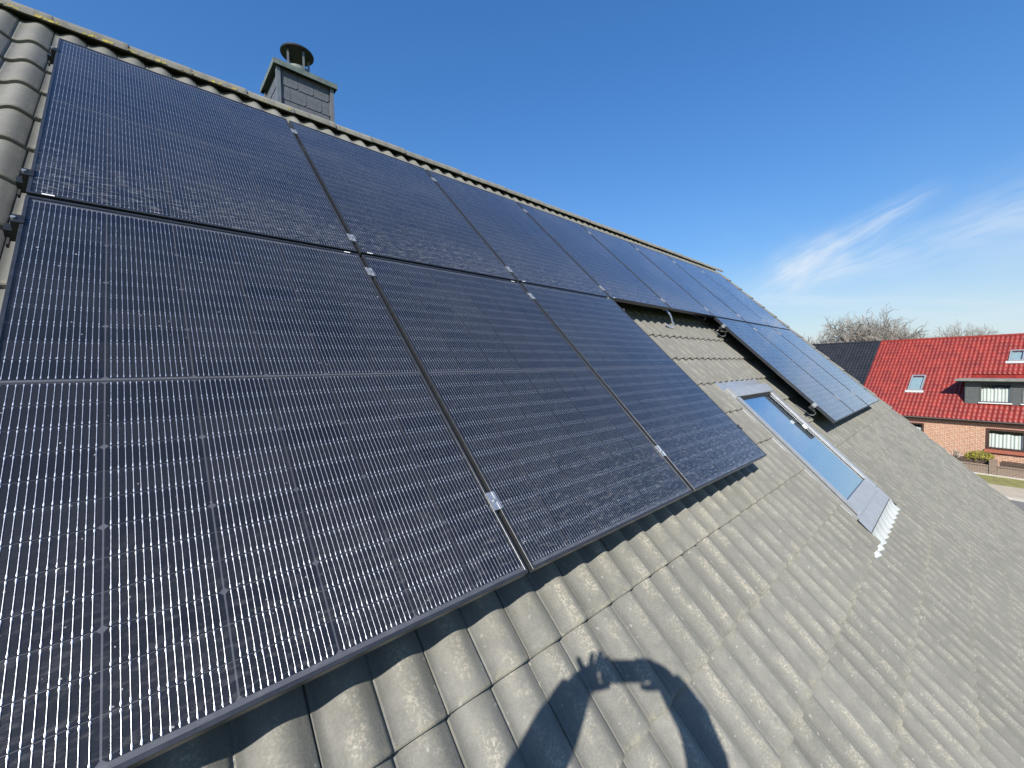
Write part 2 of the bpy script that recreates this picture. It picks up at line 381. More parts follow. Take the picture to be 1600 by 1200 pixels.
# ================================================================== the near house
house = thing('house', 'house under the solar panels with weathered grey-brown concrete tile roof', 'house')
VE = 6.81
U0, U1 = -3.07, 10.90
deck = MB()
zc = -.235
ridge_b = rp(0, -.86, zc)
a, b_, c_, d_ = rp(U0, 6.7, zc), rp(U1-.12, 6.7, zc), rp(U1-.12, -.86, zc), rp(U0, -.86, zc)
yb = 2*ridge_b.y - a.y
deck.quad(a, b_, c_, d_).quad(d_, c_, (c_.x, yb, b_.z), (d_.x, yb, a.z))
link('roof_deck', deck.mesh('roof_deck', 'roof_underlay'), house)
back = MB()
rows = []
for j in range(2):
    q = []
    for i in range(0, 281):
        x = U0 + (U1-U0)*i/280; z = .03*math.cos(2*math.pi*(x-.527-.088)/.15)*.5
        q.append(Vector((x, ridge_b.y + .02 + (yb-ridge_b.y)*j*1.02, ridge_b.z + .05 - (ridge_b.z-a.z)*j*1.02 + z)))
    rows.append(q)
link('back_roof', back.grid(list(reversed(rows))).mesh('back_roof', 'roof_tile', 40), house)
wl = MB()
wy0, wy1 = a.y + .45, yb - .45
zt = a.z + .2
wl.box(U0+.15, U1-.35, wy0, wy1, 0, zt)
apexz = ridge_b.z - .08
for x in (U0+.16, U1-.36):
    wl.quad((x, wy0, zt-.01), (x, wy1, zt-.01), (x, ridge_b.y, apexz))
link('wall', wl.mesh('house_wall', 'render_wall'), house)

# ---- concrete tiles: two rolls each, every one its own piece
AMP = .030
def prof(x): return AMP*((.5+.5*math.cos(2*math.pi*(x-.088)/.15))**.85) - AMP
def tile_mesh(name, x0=-.012, x1=.297, nx=30, L=.40, lod=0, tilt=.022):
    xs = [(-.012, -.010), (.000, -.009), (.003, .002), (.009, .001)]
    xs = [(x, dz) for x, dz in xs] if x0 < 0 else []
    st = max(x0, .018)
    n = nx
    for i in range(n+1):
        x = st + (x1-.004-st)*i/n
        if lod == 0 and .143 < x < .157: continue
        xs.append((x, 0))
    if lod == 0 and x0 < .14 and x1 > .16: xs += [(.144, 0), (.1485, -.0045), (.1515, -.0045), (.156, 0)]
    xs.append((x1, -.0015)); xs.append((x1+.0005, -.016))
    xs.sort()
    ys = [(0, -.024), (0, -.006), (.005, -.0012), (.013, 0), (L*.5, 0), (L, 0)] if lod == 0 else [(0, -.020), (0, -.001), (L, 0)]
    mb = MB()
    rows = []
    for y, dz in ys:
        rows.append([(x, y, prof(x)+d+dz-tilt*y/.341) for x, d in xs])
    mb.grid(rows)
    return mb
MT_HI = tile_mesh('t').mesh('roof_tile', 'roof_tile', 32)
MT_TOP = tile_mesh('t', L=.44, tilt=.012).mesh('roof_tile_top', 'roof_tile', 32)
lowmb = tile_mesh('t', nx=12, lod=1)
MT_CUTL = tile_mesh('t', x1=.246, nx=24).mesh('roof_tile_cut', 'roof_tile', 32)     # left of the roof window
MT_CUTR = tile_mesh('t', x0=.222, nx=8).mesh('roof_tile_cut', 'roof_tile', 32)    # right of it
MT_TOP_LOW = None
HC = -.158
tiles = []
for k in range(-1, 20):
    v = -.010 + .341*k
    for c in range(-12, 34):
        u = .527 + .30*c
        shape = MT_TOP if k == -1 else MT_HI
        if 9 <= k <= 13:
            if c == 12: shape = MT_CUTL
            elif c == 16: shape = MT_CUTR
            elif 12 < c < 16: continue
        tiles.append((k, c, u, v, shape))
def under_panel(u, v):
    if -.0 < u < 9.2 and -.05 < v < 1.78: return True
    if 1.78 <= v < 3.5 and (0 < u < 3.40 or 5.85 < u < 9.3): return True
    return False
def score(tl):
    k, c, u, v, s = tl
    best = 0
    vis = [(uu, vv) for uu in (u+.03, u+.15, u+.27) for vv in (v-.03, v-.17, v-.30) if not under_panel(uu, vv)]
    n = 0
    for uu, vv in vis:
        q = campx(rp(uu, vv, HC))
        if q and -10 < q[0] < 1610 and -10 < q[1] < 1210: n += 1/(q[2]**2)*abs((rp(uu, vv, HC)-CAMPOS).normalized().dot(NRM))/q[2]*3
    return n
sc_t = sorted(tiles, key=score, reverse=True)
near = [t_ for t_ in sc_t[:300] if score(t_) > 0]
nearset = {(t_[0], t_[1]) for t_ in near}
jr = random.Random(3)
rest = MB()
def jitter(k, c):
    r = random.Random(k*1000+c)
    return r.uniform(-.0012, .0012), r.uniform(-.002, .002), r.uniform(-.0015, .0015), r.uniform(-.004, .004)
for k, c, u, v, shape in tiles:
    ju, jv, jh, ja = jitter(k, c)
    M = roofM(u+ju, v+jv, HC+jh) @ Matrix.Rotation(ja, 4, 'Z')
    if (k, c) in nearset or shape in (MT_CUTL, MT_CUTR):
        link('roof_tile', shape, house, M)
    else:
        b0 = len(rest.v)
        rest.v += [tuple(M @ Vector((p[0], p[1]*(1.1 if k == -1 else 1), p[2]+(.012 if k == -1 and p[1] > .2 else 0)))) for p in lowmb.v]
        rest.f += [tuple(b0+i for i in f) for f in lowmb.f]; rest.m += [0]*len(lowmb.f)
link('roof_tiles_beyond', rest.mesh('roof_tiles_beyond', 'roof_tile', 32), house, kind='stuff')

# ---- verge tiles along the far gable
vm = MB()
pr = [(0, -.030), (.02, -.026), (.045, -.006), (.075, .004), (.11, .004), (.150, -.004), (.168, -.02), (.170, -.15), (.155, -.15)]
vm.grid([[(x, 0, z-.02) for x, z in pr], [(x, 0, z) for x, z in pr], [(x, .39, z-.025) for x, z in pr]])
vme = vm.mesh('verge_tile', 'roof_tile', 35)
for k in range(-1, 20):
    v = -.010 + .341*k; r_ = random.Random(k)
    link('verge_tile', vme, house, roofM(10.727+r_.uniform(-.003, .003), v, HC+.004))
for k in range(-1, 20):
    v = -.010 + .341*k
    link('verge_tile', vme, house, roofM(U0-.0, v, HC+.004) @ Matrix.Scale(-1, 4, (1, 0, 0)))

# ---- ridge caps
def cap_mesh():
    mb = MB(); rows = []
    for y, s in ((0, 1.05), (.006, 1.075), (.03, 1.07), (.40, .97)):
        ring = []
        for i in range(15):
            a_ = math.pi*(i/14)
            x = -math.cos(a_)*.128; z = math.sin(a_)**.8*.088
            ring.append((y, x*s, z*s))
        rows.append(ring)
    mb.grid(rows)
    inner = [[(0, p[1]*.86, p[2]*.86) for p in rows[0]], [(.4, p[1]*.86, p[2]*.86) for p in rows[-1]]]
    mb.grid([rows[0], inner[0]]); mb.grid([list(reversed(inner[0])), list(reversed(inner[1]))])
    return mb.mesh('ridge_tile', 'ridge_tile', 45)
capme = cap_mesh()
RZ = rp(0, -.755, -.148); RIDGEY = RZ.y + .128*.985; RIDGEZ = RZ.z
for i in range(-9, 30):
    u = .285 + .36*i
    if u > U1-.05: break
    ln = min(1.0, (U1+.02-u)/.40)
    r_ = random.Random(i+50)
    link('ridge_tile', capme, house, T((u+.36, RIDGEY+r_.uniform(-.003, .003), RIDGEZ+r_.uniform(-.002, .003))) @ Matrix.Rotation(R(180), 4, 'Z') @ Matrix.Rotation(R(-.9), 4, 'Y'))
# yellow lichen grown along the lower edge of the first caps
lm = MB()
r_ = random.Random(5)
for i in range(-5, 3):
    for q in range(34):
        u = .285+.36*i + r_.random()*.36
        if r_.random() < .55: continue
        if i > 0 and r_.random() < .6: continue
        p = Vector((u, RIDGEY-.132-.006*r_.random(), RIDGEZ+.004+.012*r_.random())); s = .004+.008*r_.random()
        lm.quad(p+Vector((-s*1.6, 0, -s*.3)), p+Vector((s*1.4, -.002, -s*.4)), p+Vector((s*1.2, -.004, s)), p+Vector((-s, -.003, s*.8)))
link('lichen', lm.mesh('lichen', 'lichen_mortar'), house, kind='stuff')

# ---- roof window with cover frame and pleated apron
rw = link('roof_window', None, house, roofM(4.385, 2.815, -.052)); rw['label'] = 'roof window with sky in its pane'
def rbox(mb, u0, u1, v0, v1, h0, h1): return mb.box(u0-4.24, u1-4.24, 2.82-v1, 2.82-v0, h0, h1)
f1 = MB()
rbox(f1, 4.24, 4.315, 2.90, 4.235, -.20, -.098); rbox(f1, 5.305, 5.38, 2.90, 4.235, -.20, -.098)
rbox(f1, 4.24, 5.38, 2.835, 2.90, -.20, -.098); rbox(f1, 4.315, 5.305, 4.165, 4.235, -.20, -.101)
link('frame', f1.mesh('window_frame', 'window_alu'), rw)
for b_ in ((4.262, 4.328, 2.955, 4.20, -.0975, -.085), (5.275, 5.345, 2.955, 4.20, -.0975, -.085), (5.243, 5.2745, 2.97, 4.098, -.1035, -.092)):
    link('sash', rbox(MB(), *b_).mesh('window_sash', 'window_alu'), rw)
f3 = MB()
hood = [(2.83, -.10), (2.835, -.082), (2.86, -.074), (2.945, -.074), (2.953, -.079), (2.955, -.10)]
f3.grid([[(4.25-4.24, 2.82-v, h) for v, h in hood], [(5.37-4.24, 2.82-v, h) for v, h in hood]])
f3.quad(*[(4.25-4.24, 2.82-v, h) for v, h in hood]); f3.quad(*[(5.37-4.24, 2.82-v, h) for v, h in reversed(hood)])
link('hood', f3.fix().mesh('window_hood', 'cover_alu', 30), rw)
f4 = MB(); rbox(f4, 4.315, 5.305, 2.957, 2.985, -.13, -.099); rbox(f4, 4.3285, 4.332, 2.985, 4.10, -.1035, -.094); rbox(f4, 5.2385, 5.2425, 2.985, 4.10, -.1035, -.1005)
rbox(f4, 4.2475, 4.252, 2.96, 4.21, -.097, -.093); rbox(f4, 5.347, 5.352, 2.96, 4.21, -.0975, -.093)
link('gasket', f4.mesh('window_gasket', 'gasket'), rw)
f5 = MB(); rbox(f5, 4.316, 5.30, 2.985, 4.13, -.110, -.104)
link('pane', f5.mesh('window_pane', 'roof_glass'), rw)
f6 = MB(); rbox(f6, 4.316, 5.30, 2.96, 4.16, -.128, -.122)  # added pale sheet behind the pane, brightens its sky-blue look
link('pane_backing', f6.mesh('window_backing', 'pane_backing'), rw)
f7 = MB(); rbox(f7, 4.3285, 5.2745, 4.10, 4.215, -.1185, -.088)
link('latch', rbox(MB(), 5.19, 5.236, 3.41, 3.46, -.1035, -.097).mesh('window_latch', 'pale_piece'), rw)
link('bottom_cover', f7.mesh('window_bottom_cover', 'cover_alu'), rw)
f8 = MB(); rows = []
for v, h in ((4.236, -.1015), (4.255, -.102), (4.30, -.103), (4.345, -.104)):
    rows.append([(4.20-4.24 + (5.40-4.20)*i/20, 2.82-v, h) for i in range(21)])
link('apron_fold', f8.grid(list(reversed(rows))).fix().mesh('window_apron_fold', 'cover_alu', 50), rw)
f9 = MB(); rows = []
N9 = 132
for t_ in (0, .2, .45, .7, 1.0):
    q = []
    for i in range(N9+1):
        u = 4.06 + (5.66-4.06)*i/N9
        fx = (u-.527) % .30
        wave = prof(fx) + HC - .0015 - .022*((4.764-4.46)/.341) + .0045
        inn = 4.36 < u < 5.545
        v = (4.345 if inn else 4.40) + ((4.462+.006*math.cos(2*math.pi*(fx-.088)/.15)) - (4.345 if inn else 4.40))*t_
        h = (-.156 if inn else wave)*(1-t_**.8) + wave*t_**.8
        q.append((u-4.385, 2.815-v, max(h, wave)+.052))
    rows.append(q)
link('apron', f9.grid(list(reversed(rows))).mesh('window_apron', 'apron_alu', 60), rw)
f10 = MB()
rbox(f10, 4.232, 4.2395, 2.76, 4.34, -.168, -.125); rbox(f10, 5.3805, 5.41, 2.76, 4.34, -.150, -.144); rbox(f10, 4.20, 5.41, 2.70, 2.834, -.136, -.130)
rbox(f10, 4.19, 5.43, 4.2355, 4.36, -.140, -.132)
link('flashing', f10.mesh('window_flashing', 'window_alu'), rw)
f11 = MB(); rbox(f11, 4.32, 5.30, 2.91, 4.16, -.5, -.49)
link('reveal', f11.mesh('window_reveal', 'room_dark'), rw)

# ---- chimney behind the ridge: slate-clad stack, lid and rain cowl
ch = link('chimney', None, house, T((1.608, 1.345, 9.4))); ch['label'] = 'slate-clad chimney with metal lid'
def cw(x, y, z): return Vector((x-1.608, y-1.345, z+O.z-9.4))
x0, x1, y0, y1 = 1.345, 1.870, 1.090, 1.600
mb = MB(); p0 = cw(x0+.02, y0+.02, -1.0); p1 = cw(x1-.02, y1-.02, 1.06); mb.box(p0.x, p1.x, p0.y, p1.y, p0.z, p1.z)
link('stack', mb.mesh('chimney_stack', 'slate'), ch)
mb = MB()
for (xa, xb, ya, yb_) in ((x0-.006, x0+.030, y0-.006, y0+.030), (x1-.030, x1+.006, y0-.006, y0+.030), (x0-.006, x0+.03, y1-.03, y1+.006), (x1-.03, x1+.006, y1-.03, y1+.006)):
    p0 = cw(xa, ya, -.6); p1 = cw(xb, yb_, 1.078)
    c_me = MB().box(p0.x, p1.x, p0.y, p1.y, p0.z, p1.z).mesh('corner_trim', 'zinc_trim'); link('corner_trim', c_me, ch)
mb = MB()
def slate_me(w, h, cut):
    m_ = MB(); th = .004
    front = [(0, 0, 0), (w-cut, 0, 0), (w, 0, cut), (w, 0, h), (0, 0, h)] if cut else [(0, 0, 0), (w, 0, 0), (w, 0, h), (0, 0, h)]
    fr_ = [(x, -th*(1+1.6*(1-z/h)), z) for x, _, z in front]; bk = [(x, .002, z) for x, _, z in front]
    m_.quad(*fr_); n = len(fr_)
    for i in range(n):
        j = (i+1) % n; m_.quad(fr_[j], fr_[i], bk[i], bk[j])
    return m_.mesh('slate', 'slate')
SW, SH = .148, .135
sl_full = slate_me(SW-.003, SH+.02, .020)
def slate_row(org, ax, length, k):
    off = (-.075 if k % 2 else 0) + .012
    x = off - SW
    while x < length:
        a_, b2 = max(x, .0), min(x+SW-.003, length)
        if b2-a_ > .02:
            w = b2-a_; full = abs(w-(SW-.003)) < .002
            me = sl_full if full else slate_me(w, SH+.02, 0)
            rz = Matrix.Rotation(0 if ax == 'x' else R(-90), 4, 'Z')
            pos = org + (Vector((a_, 0, 0)) if ax == 'x' else Vector((0, -a_, 0)))
            link('slate', me, ch, T(pos) @ rz)
        x += SW
for k in range(6):
    z = .935 - k*SH
    slate_row(cw(x0+.030, y0+.019, z), 'x', x1-x0-.06, k)
    slate_row(cw(x0+.019, y1-.030, z), 'y', y1-y0-.06, k+1)
lid = MB()
A_ = [(x0-.035, x1+.035, y0-.035, y1+.035, 1.082), (x0-.035, x1+.035, y0-.035, y1+.035, 1.130), (x0+.06, x1-.06, y0+.06, y1-.06, 1.150)]
rows = []
for xa, xb, ya, yb_, z in A_: rows.append([cw(xa, ya, z), cw(xb, ya, z), cw(xb, yb_, z), cw(xa, yb_, z)])
lid.grid(rows, 0, True); lid.quad(*rows[-1]); 
inn = [cw(x0-.028, y0-.028, 1.082), cw(x1+.028, y0-.028, 1.082), cw(x1+.028, y1+.028, 1.082), cw(x0-.028, y1+.028, 1.082)]
lid.grid([rows[0], inn, [Vector((p.x, p.y, p.z+.03)) for p in inn]], 0, True); lid.quad(*reversed([Vector((p.x, p.y, p.z+.03)) for p in inn]))
link('lid', lid.fix().mesh('chimney_lid', 'zinc_green'), ch)
cx, cy = 1.605, 1.345
cow = MB()
def ring(z, r, n=28): return [cw(cx+r*math.cos(2*math.pi*i/n), cy+r*math.sin(2*math.pi*i/n), z) for i in range(n)]
pip = MB().grid([ring(1.13, .165), ring(1.165, .155), ring(1.185, .128), ring(1.285, .112), ring(1.29, .10), ring(1.2, .10)], 0, True)
link('flue_pipe', pip.mesh('flue_pipe', 'zinc_green', 35), ch)
cow.grid([ring(1.443, .157), ring(1.453, .160), ring(1.459, .157), ring(1.49, .02)], 0, True); cow.quad(*ring(1.49, .02)); cow.quad(*reversed(ring(1.443, .157)))
cwl = link('cowl', cow.mesh('cowl_disc', 'cowl_dark', 30), ch)
for a_ in (205, 285, 5, 105):
    px, py = cx+.112*math.cos(R(a_)), cy+.112*math.sin(R(a_))
    q = MB(); p0 = cw(px-.009, py-.004, 1.20); p1 = cw(px+.009, py+.004, 1.445); q.box(p0.x, p1.x, p0.y, p1.y, p0.z, p1.z)
    link('strut', q.mesh('cowl_strut', 'zinc_trim'), ch)

# ================================================================== solar panels
PW, PH, GAP = 1.134, 1.762, .020
CWD, CHT, CGX = .1820, .0695, .0042
MX = (PW - 6*CWD - 5*CGX)/2
def row_y(r):                                    # top of third-cell row r (0..23), measured down the panel
    half = r//12; k = r % 12
    return .0225 + k*(CHT+.0016) + (half*(12*(CHT+.0016)+.0135))
def cell_me(kind):
    c = .0060; w, h = CWD, CHT
    if kind == 0: p = [(c, 0), (w-c, 0), (w, -c), (w, -h), (0, -h), (0, -c)]
    elif kind == 2: p = [(0, 0), (w, 0), (w, -h+c), (w-c, -h), (c, -h), (0, -h+c)]
    else: p = [(0, 0), (w, 0), (w, -h), (0, -h)]
    return [(x, y, 0) for x, y in p]
cells = [MB().quad(*reversed(cell_me(k))).mesh('solar_cell', 'solar_cell') for k in range(3)]
wires = MB(); allc = MB()
NWI = 14
for r in range(24):
    y = -row_y(r)
    for c in range(6):
        x = MX + c*(CWD+CGX)
        allc.quad(*reversed([(x+p[0], y+p[1], -.0042) for p in cell_me(r % 3)]))
        for w in range(NWI):
            xc = x + CWD*(w+.82)/(NWI+.64)
            a, b_ = .00050, .00145
            top, bot = y-.0006, y-CHT+.0006
            z = -.0026
            prof_ = [(top, b_*.45), (top-.0035, b_), (top-.011, a), (bot+.011, a), (bot+.0035, b_), (bot, b_*.45)]
            wires.grid([[(xc-hw_, yy, z-hw_*.55), (xc, yy, z), (xc+hw_, yy, z-hw_*.55)] for yy, hw_ in prof_])
ME_W = wires.mesh('busbar_wires', 'cell_wire', 179); ME_ALLC = allc.mesh('cell_sheet', 'solar_cell')
fr = MB(); L_ = .0095; FH = .030
def ringrect(i, z): return [(i, -i, z), (PW-i, -i, z), (PW-i, -PH+i, z), (i, -PH+i, z)]
fr.grid([ringrect(.022, -FH), ringrect(0, -FH), ringrect(0, .0008), ringrect(.0009, .0018), ringrect(L_-.001, .0018), ringrect(L_, .0008), ringrect(L_, -.004)], 0, True)
ME_F = fr.mesh('panel_frame', 'frame_black')
ME_G = MB().quad((L_, -L_, 0), (L_, -PH+L_, 0), (PW-L_, -PH+L_, 0), (PW-L_, -L_, 0)).mesh('panel_glass', 'panel_glass')
ME_B = MB().box(.005, PW-.005, -PH+.005, -.005, -.0068, -.0052).mesh('panel_backsheet', 'backsheet')
ME_S = MB().box(0, .030, -.006, 0, .0019, .0024).mesh('panel_strip', 'pale_piece')  # small pale strip on the frame near a corner
ME_J = MB().box(0, PW-2*MX, -.0046, 0, -.0050, -.0040).mesh('cross_ribbon', 'rubber')
nth = ['first', 'second', 'third', 'fourth', 'fifth', 'sixth', 'seventh', 'eighth']
def panel(i, row, label):
    u, v = i*(PW+GAP), row*(PH+GAP)
    r_ = random.Random(i*7+row)
    root = thing('solar_panel', label, 'solar panel', roofM(u, v, r_.uniform(-.001, .001)) @ Matrix.Rotation(r_.uniform(-.0006, .0006), 4, 'X'), 'black solar panels mounted on the tiled roof')
    link('frame', ME_F, root); link('backsheet', ME_B, root); link('glass', ME_G, root)
    link('busbar_wires', ME_W, root, kind='stuff')
    link('cross_ribbon', ME_J, root, T((MX, -(row_y(12)-.0047-.0022), 0)))
    if (row == 1 and i < 3) or (row == 0 and i < 2):
        for r in range(24):
            for c in range(6): link('solar_cell', cells[r % 3], root, T((MX+c*(CWD+CGX), -row_y(r), -.0042)))
    else:
        link('cell_sheet', ME_ALLC, root, kind='stuff')
    if i < 4:
        if row == 0: link('pale_piece', ME_S, root, T((.035, -PH+.008, 0)))
        else: link('pale_piece', ME_S, root, T((PW-.075, -.002, 0)))
for i in range(8):
    lab = ['upper solar panel at the left end of the array, below the ridge', 'upper solar panel just right of the chimney, second from the left'][i] if i < 2 else nth[i]+' upper solar panel from the left, below the ridge'
    if i == 7: lab = 'upper solar panel at the right end of the array, by the verge'
    panel(i, 0, lab)
for i, lab in ((0, 'nearest large solar panel filling the lower left foreground'), (1, 'lower solar panel right of the nearest one, with a silver clamp between'), (2, 'lower solar panel left of the roof window, dusty along its bottom edge'),
               (5, 'lower solar panel right of the roof window, its open left side in view'), (6, 'middle lower solar panel of the group of three beyond the roof window'), (7, 'rightmost lower solar panel of the group of three beyond the roof window')):
    panel(i, 1, lab)

# ---- rails with clamps and hooks
mc = MB()
mc.box(-.008, .008, -.034, .034, -.028, .0)
mc.box(-.018, -.0075, -.034, .034, .0020, .0046); mc.box(.0075, .018, -.034, .034, .0020, .0046)
mc.box(-.0078, .0078, -.034, .034, .0002, .0030)
ME_MC = mc.mesh('mid_clamp', 'aluminium')
bo = MB().tube([(0, 0, .003), (0, 0, .0085)], .0062, 6); ME_BO = bo.mesh('clamp_bolt', 'galvanised')
def endclamp(sgn, mat):
    e = MB()
    e.box(*sorted((sgn*.0015, sgn*.019)), -.022, .022, -.034, .0045); e.box(*sorted((-sgn*.010, sgn*.0015)), -.022, .022, .0021, .0047)
    return e.mesh('end_clamp', mat)
ME_EL, ME_ER, ME_EL2 = endclamp(-1, 'rail_black'), endclamp(1, 'rail_black'), endclamp(-1, 'aluminium')
hk = MB().ribbon([(0, .0, -.066), (0, -.012, -.069), (0, -.03, -.074), (0, -.055, -.082), (0, -.07, -.100), (0, -.066, -.125), (0, -.04, -.142), (0, .02, -.150), (0, .14, -.172)], .016, .006, (1, 0, 0))
ME_H = hk.mesh('roof_hook', 'galvanised', 50)
def rail(ua, ub, v, label, gaps, ends, hooks, silver_left=False):
    root = thing('mounting_rail', label, 'mounting rail', roofM(ua, v, 0), 'rails carrying the solar panels')
    link('rail', MB().box(0, ub-ua, -.020, .020, -.070, -.0305).mesh('rail_profile', 'rail_black'), root)
    link('slot', MB().box(-.001, .0, -.006, .006, -.062, -.038).mesh('rail_slot', 'rubber'), root)
    for g in gaps:
        o = link('mid_clamp', ME_MC, root, T((g-ua, 0, 0))); link('bolt', ME_BO, o)
    for e, s_ in ends:
        o = link('end_clamp', (ME_EL2 if silver_left else ME_EL) if s_ < 0 else ME_ER, root, T((e-ua, 0, 0))); link('bolt', ME_BO, o, T((s_*.014, 0, .001)))
        link('cable_tie', MB().box(-.003, .003, -.060, -.020, -.05, -.036).mesh('cable_tie', 'rubber'), o, T((s_*.03, 0, -.02)))
    for h_ in hooks: link('roof_hook', ME_H, root, T((h_-ua, 0, 0)))
G = [PW + GAP/2 + i*(PW+GAP) for i in range(8)]
E8, E3, S6 = 8*(PW+GAP)-GAP, 3*(PW+GAP)-GAP, 5*(PW+GAP)
rail(-.036, E8+.05, .215, 'top black rail under the upper panels near the ridge', G[:7], ((0, -1), (E8, 1)), [.68+.9*i for i in range(10)])
rail(-.036, E8+.05, 1.625, 'second black rail under the lower edge of the upper panels', G[:7], ((0, -1), (E8, 1)), [.68+.9*i for i in range(4)]+[5.78, 6.98, 8.18])
rail(-.038, E3+.045, 1.945, 'black rail under the top of the lower left panels', G[:2], ((0, -1), (E3, 1)), [.68, 1.58, 2.48])
rail(-.038, E3+.045, 3.293, 'lowest black rail under the lower left panels above the tiles', G[:2], ((0, -1), (E3, 1)), [.68, 1.58, 2.48])
rail(S6-.055, E8+.045, 1.945, 'black rail with silver end clamp at the top of the right group of panels', G[5:7], ((S6, -1), (E8, 1)), [S6+.09, 6.98, 8.18], True)
rail(S6-.055, E8+.045, 3.293, 'black rail with silver end clamp near the bottom of the right group of panels', G[5:7], ((S6, -1), (E8, 1)), [S6+.09, 6.98, 8.18], True)
# loose hook and earthing strap left under the gap in the lower row
hkt = thing('spare_roof_hook', 'bent silver roof hook sticking out below the upper panels over bare tiles', 'roof hook', roofM(4.60, 1.74, 0))
link('hook_bar', MB().ribbon([(0, .06, -.060), (0, .0, -.052), (.004, -.05, -.055), (.02, -.085, -.075), (.05, -.12, -.112), (.075, -.15, -.130), (.07, -.165, -.150), (.04, -.15, -.160), (.0, -.10, -.166)], .012, .006, (.7, .5, .5)).mesh('hook_bar', 'galvanised', 50), hkt)
link('hook_plate', MB().box(-.02, .02, .03, .09, -.07, -.064).mesh('hook_plate', 'galvanised'), hkt)

# ================================================================== the houses across the road
def pantiles(mb, x0, x1, yA, yB, z0, dx=.225, dy=.25, amp=.062, step=.022, hole=None, ns=6):
    # a field of pantiles on a 45 degree slope: x along the eave, y in plan
    nc = int(round((x1-x0)/dx)); nr = int(round((yB-yA)/dy))
    for j in range(nr):
        ya, yb2 = yA+j*dy, yA+(j+1)*dy+.02
        for i in range(nc):
            xa = x0+i*dx
            if hole and any(h[0] < xa+dx/2 < h[1] and h[2] < ya+dy/2 < h[3] for h in hole): continue
            jz = rnd.uniform(-.004, .004); jx = rnd.uniform(-.004, .004)
            r0, r1, r2 = [], [], []
            for s_ in range(ns+1):
                t_ = s_/ns; x = xa + dx*t_*1.02 + jx
                p = amp*(math.cos(2*math.pi*(t_-.40)) *.5 + .5)
                r0.append((x, ya-.005, z0+ya+p+step+jz-.03)); r1.append((x, ya, z0+ya+p+step+jz)); r2.append((x, yb2, z0+yb2+p-.006+jz))
            mb.grid([r0, r1, r2])
    return mb
EZ = 3.2
def child_box(name, mat, parent, *b, me=None): return link(name, MB().box(*b).mesh(name, mat), parent)
red = thing('red_roof_house', 'brick house across the road with bright red pantile roof and dormer', 'house', FM)
rd = MB()
XL, XR = -5.86, 6.74
pantiles(rd, XL, XR, .0, 5.75, EZ, hole=[(0.0, 6.5, .95, 3.0), (-3.2, -2.25, 1.75, 2.85), (1.5, 2.25, 3.85, 4.6)])
link('roof_tiles', rd.mesh('red_roof_tiles', 'red_tile', 50), red, kind='stuff')
rf = MB(); rf.quad((XL, 0, EZ-.05), (XR, 0, EZ-.05), (XR, 5.8, EZ+5.72), (XL, 5.8, EZ+5.72)); rf.quad((XL, 5.8, EZ+5.72), (XR, 5.8, EZ+5.72), (XR, 11.6, EZ-.05), (XL, 11.6, EZ-.05))
link('roof', rf.mesh('red_roof_deck', 'red_tile'), red)
for i in range(32):
    if i == 0: rid_me = MB().tube([(0, 0, 0), (.41, 0, 0)], [.105, .098], 10).mesh('ridge_tile_red', 'red_tile', 50)
    link('ridge_tile', rid_me, red, T((XL+.05+i*.395, 5.8, EZ+5.77)))
def wall_holes(name, mat, parent, xa, xb, ya, yb_, za, zb, holes):
    xs = sorted({xa, xb, *[h[0] for h in holes], *[h[1] for h in holes]}); zs = sorted({za, zb, *[h[2] for h in holes], *[h[3] for h in holes]}); m_ = MB()
    for i in range(len(xs)-1):
        for j in range(len(zs)-1):
            cx_, cz_ = (xs[i]+xs[i+1])/2, (zs[j]+zs[j+1])/2
            if not any(h[0] < cx_ < h[1] and h[2] < cz_ < h[3] for h in holes):
                m_.quad((xs[i], ya, zs[j]), (xs[i+1], ya, zs[j]), (xs[i+1], ya, zs[j+1]), (xs[i], ya, zs[j+1]))
    for h in holes:
        m_.grid([[(h[0], y_, h[2]), (h[1], y_, h[2]), (h[1], y_, h[3]), (h[0], y_, h[3])] for y_ in (ya, ya+.35)], 0, True)
    m_.quad((xa, ya, za), (xa, ya, zb), (xa, yb_, zb), (xa, yb_, za)); m_.quad((xb, ya, za), (xb, yb_, za), (xb, yb_, zb), (xb, ya, zb)); m_.quad((xa, yb_, za), (xa, yb_, zb), (xb, yb_, zb), (xb, yb_, za))
    return link(name, m_.mesh(name, mat), parent)
wall_holes('wall', 'brick', red, XL, XR-.3, .30, 11.3, 0, EZ+.05, [(1.155, 4.3, 1.345, 2.70), (-3.2, -1.83, 1.4, 2.705)])
link('gable', MB().quad((XR-.3, .3, EZ), (XR-.3, 11.3, EZ), (XR-.3, 5.8, EZ+5.5)).mesh('gable', 'brick'), red)
# eave: fascia, soffit and half-round gutter
child_box('fascia', 'fascia_dark', red, XL, XR, .02, .30, EZ-.16, EZ-.02)
g_ = MB(); q0, q1 = [], []
for i in range(9):
    a_ = math.pi*i/8; q0.append((XL, -.055-.06*math.cos(a_), EZ-.005-.065*math.sin(a_))); q1.append((XR, -.055-.06*math.cos(a_), EZ-.005-.065*math.sin(a_)))
link('gutter', g_.grid([q0, q1]).mesh('gutter', 'gutter_zinc', 50), red)
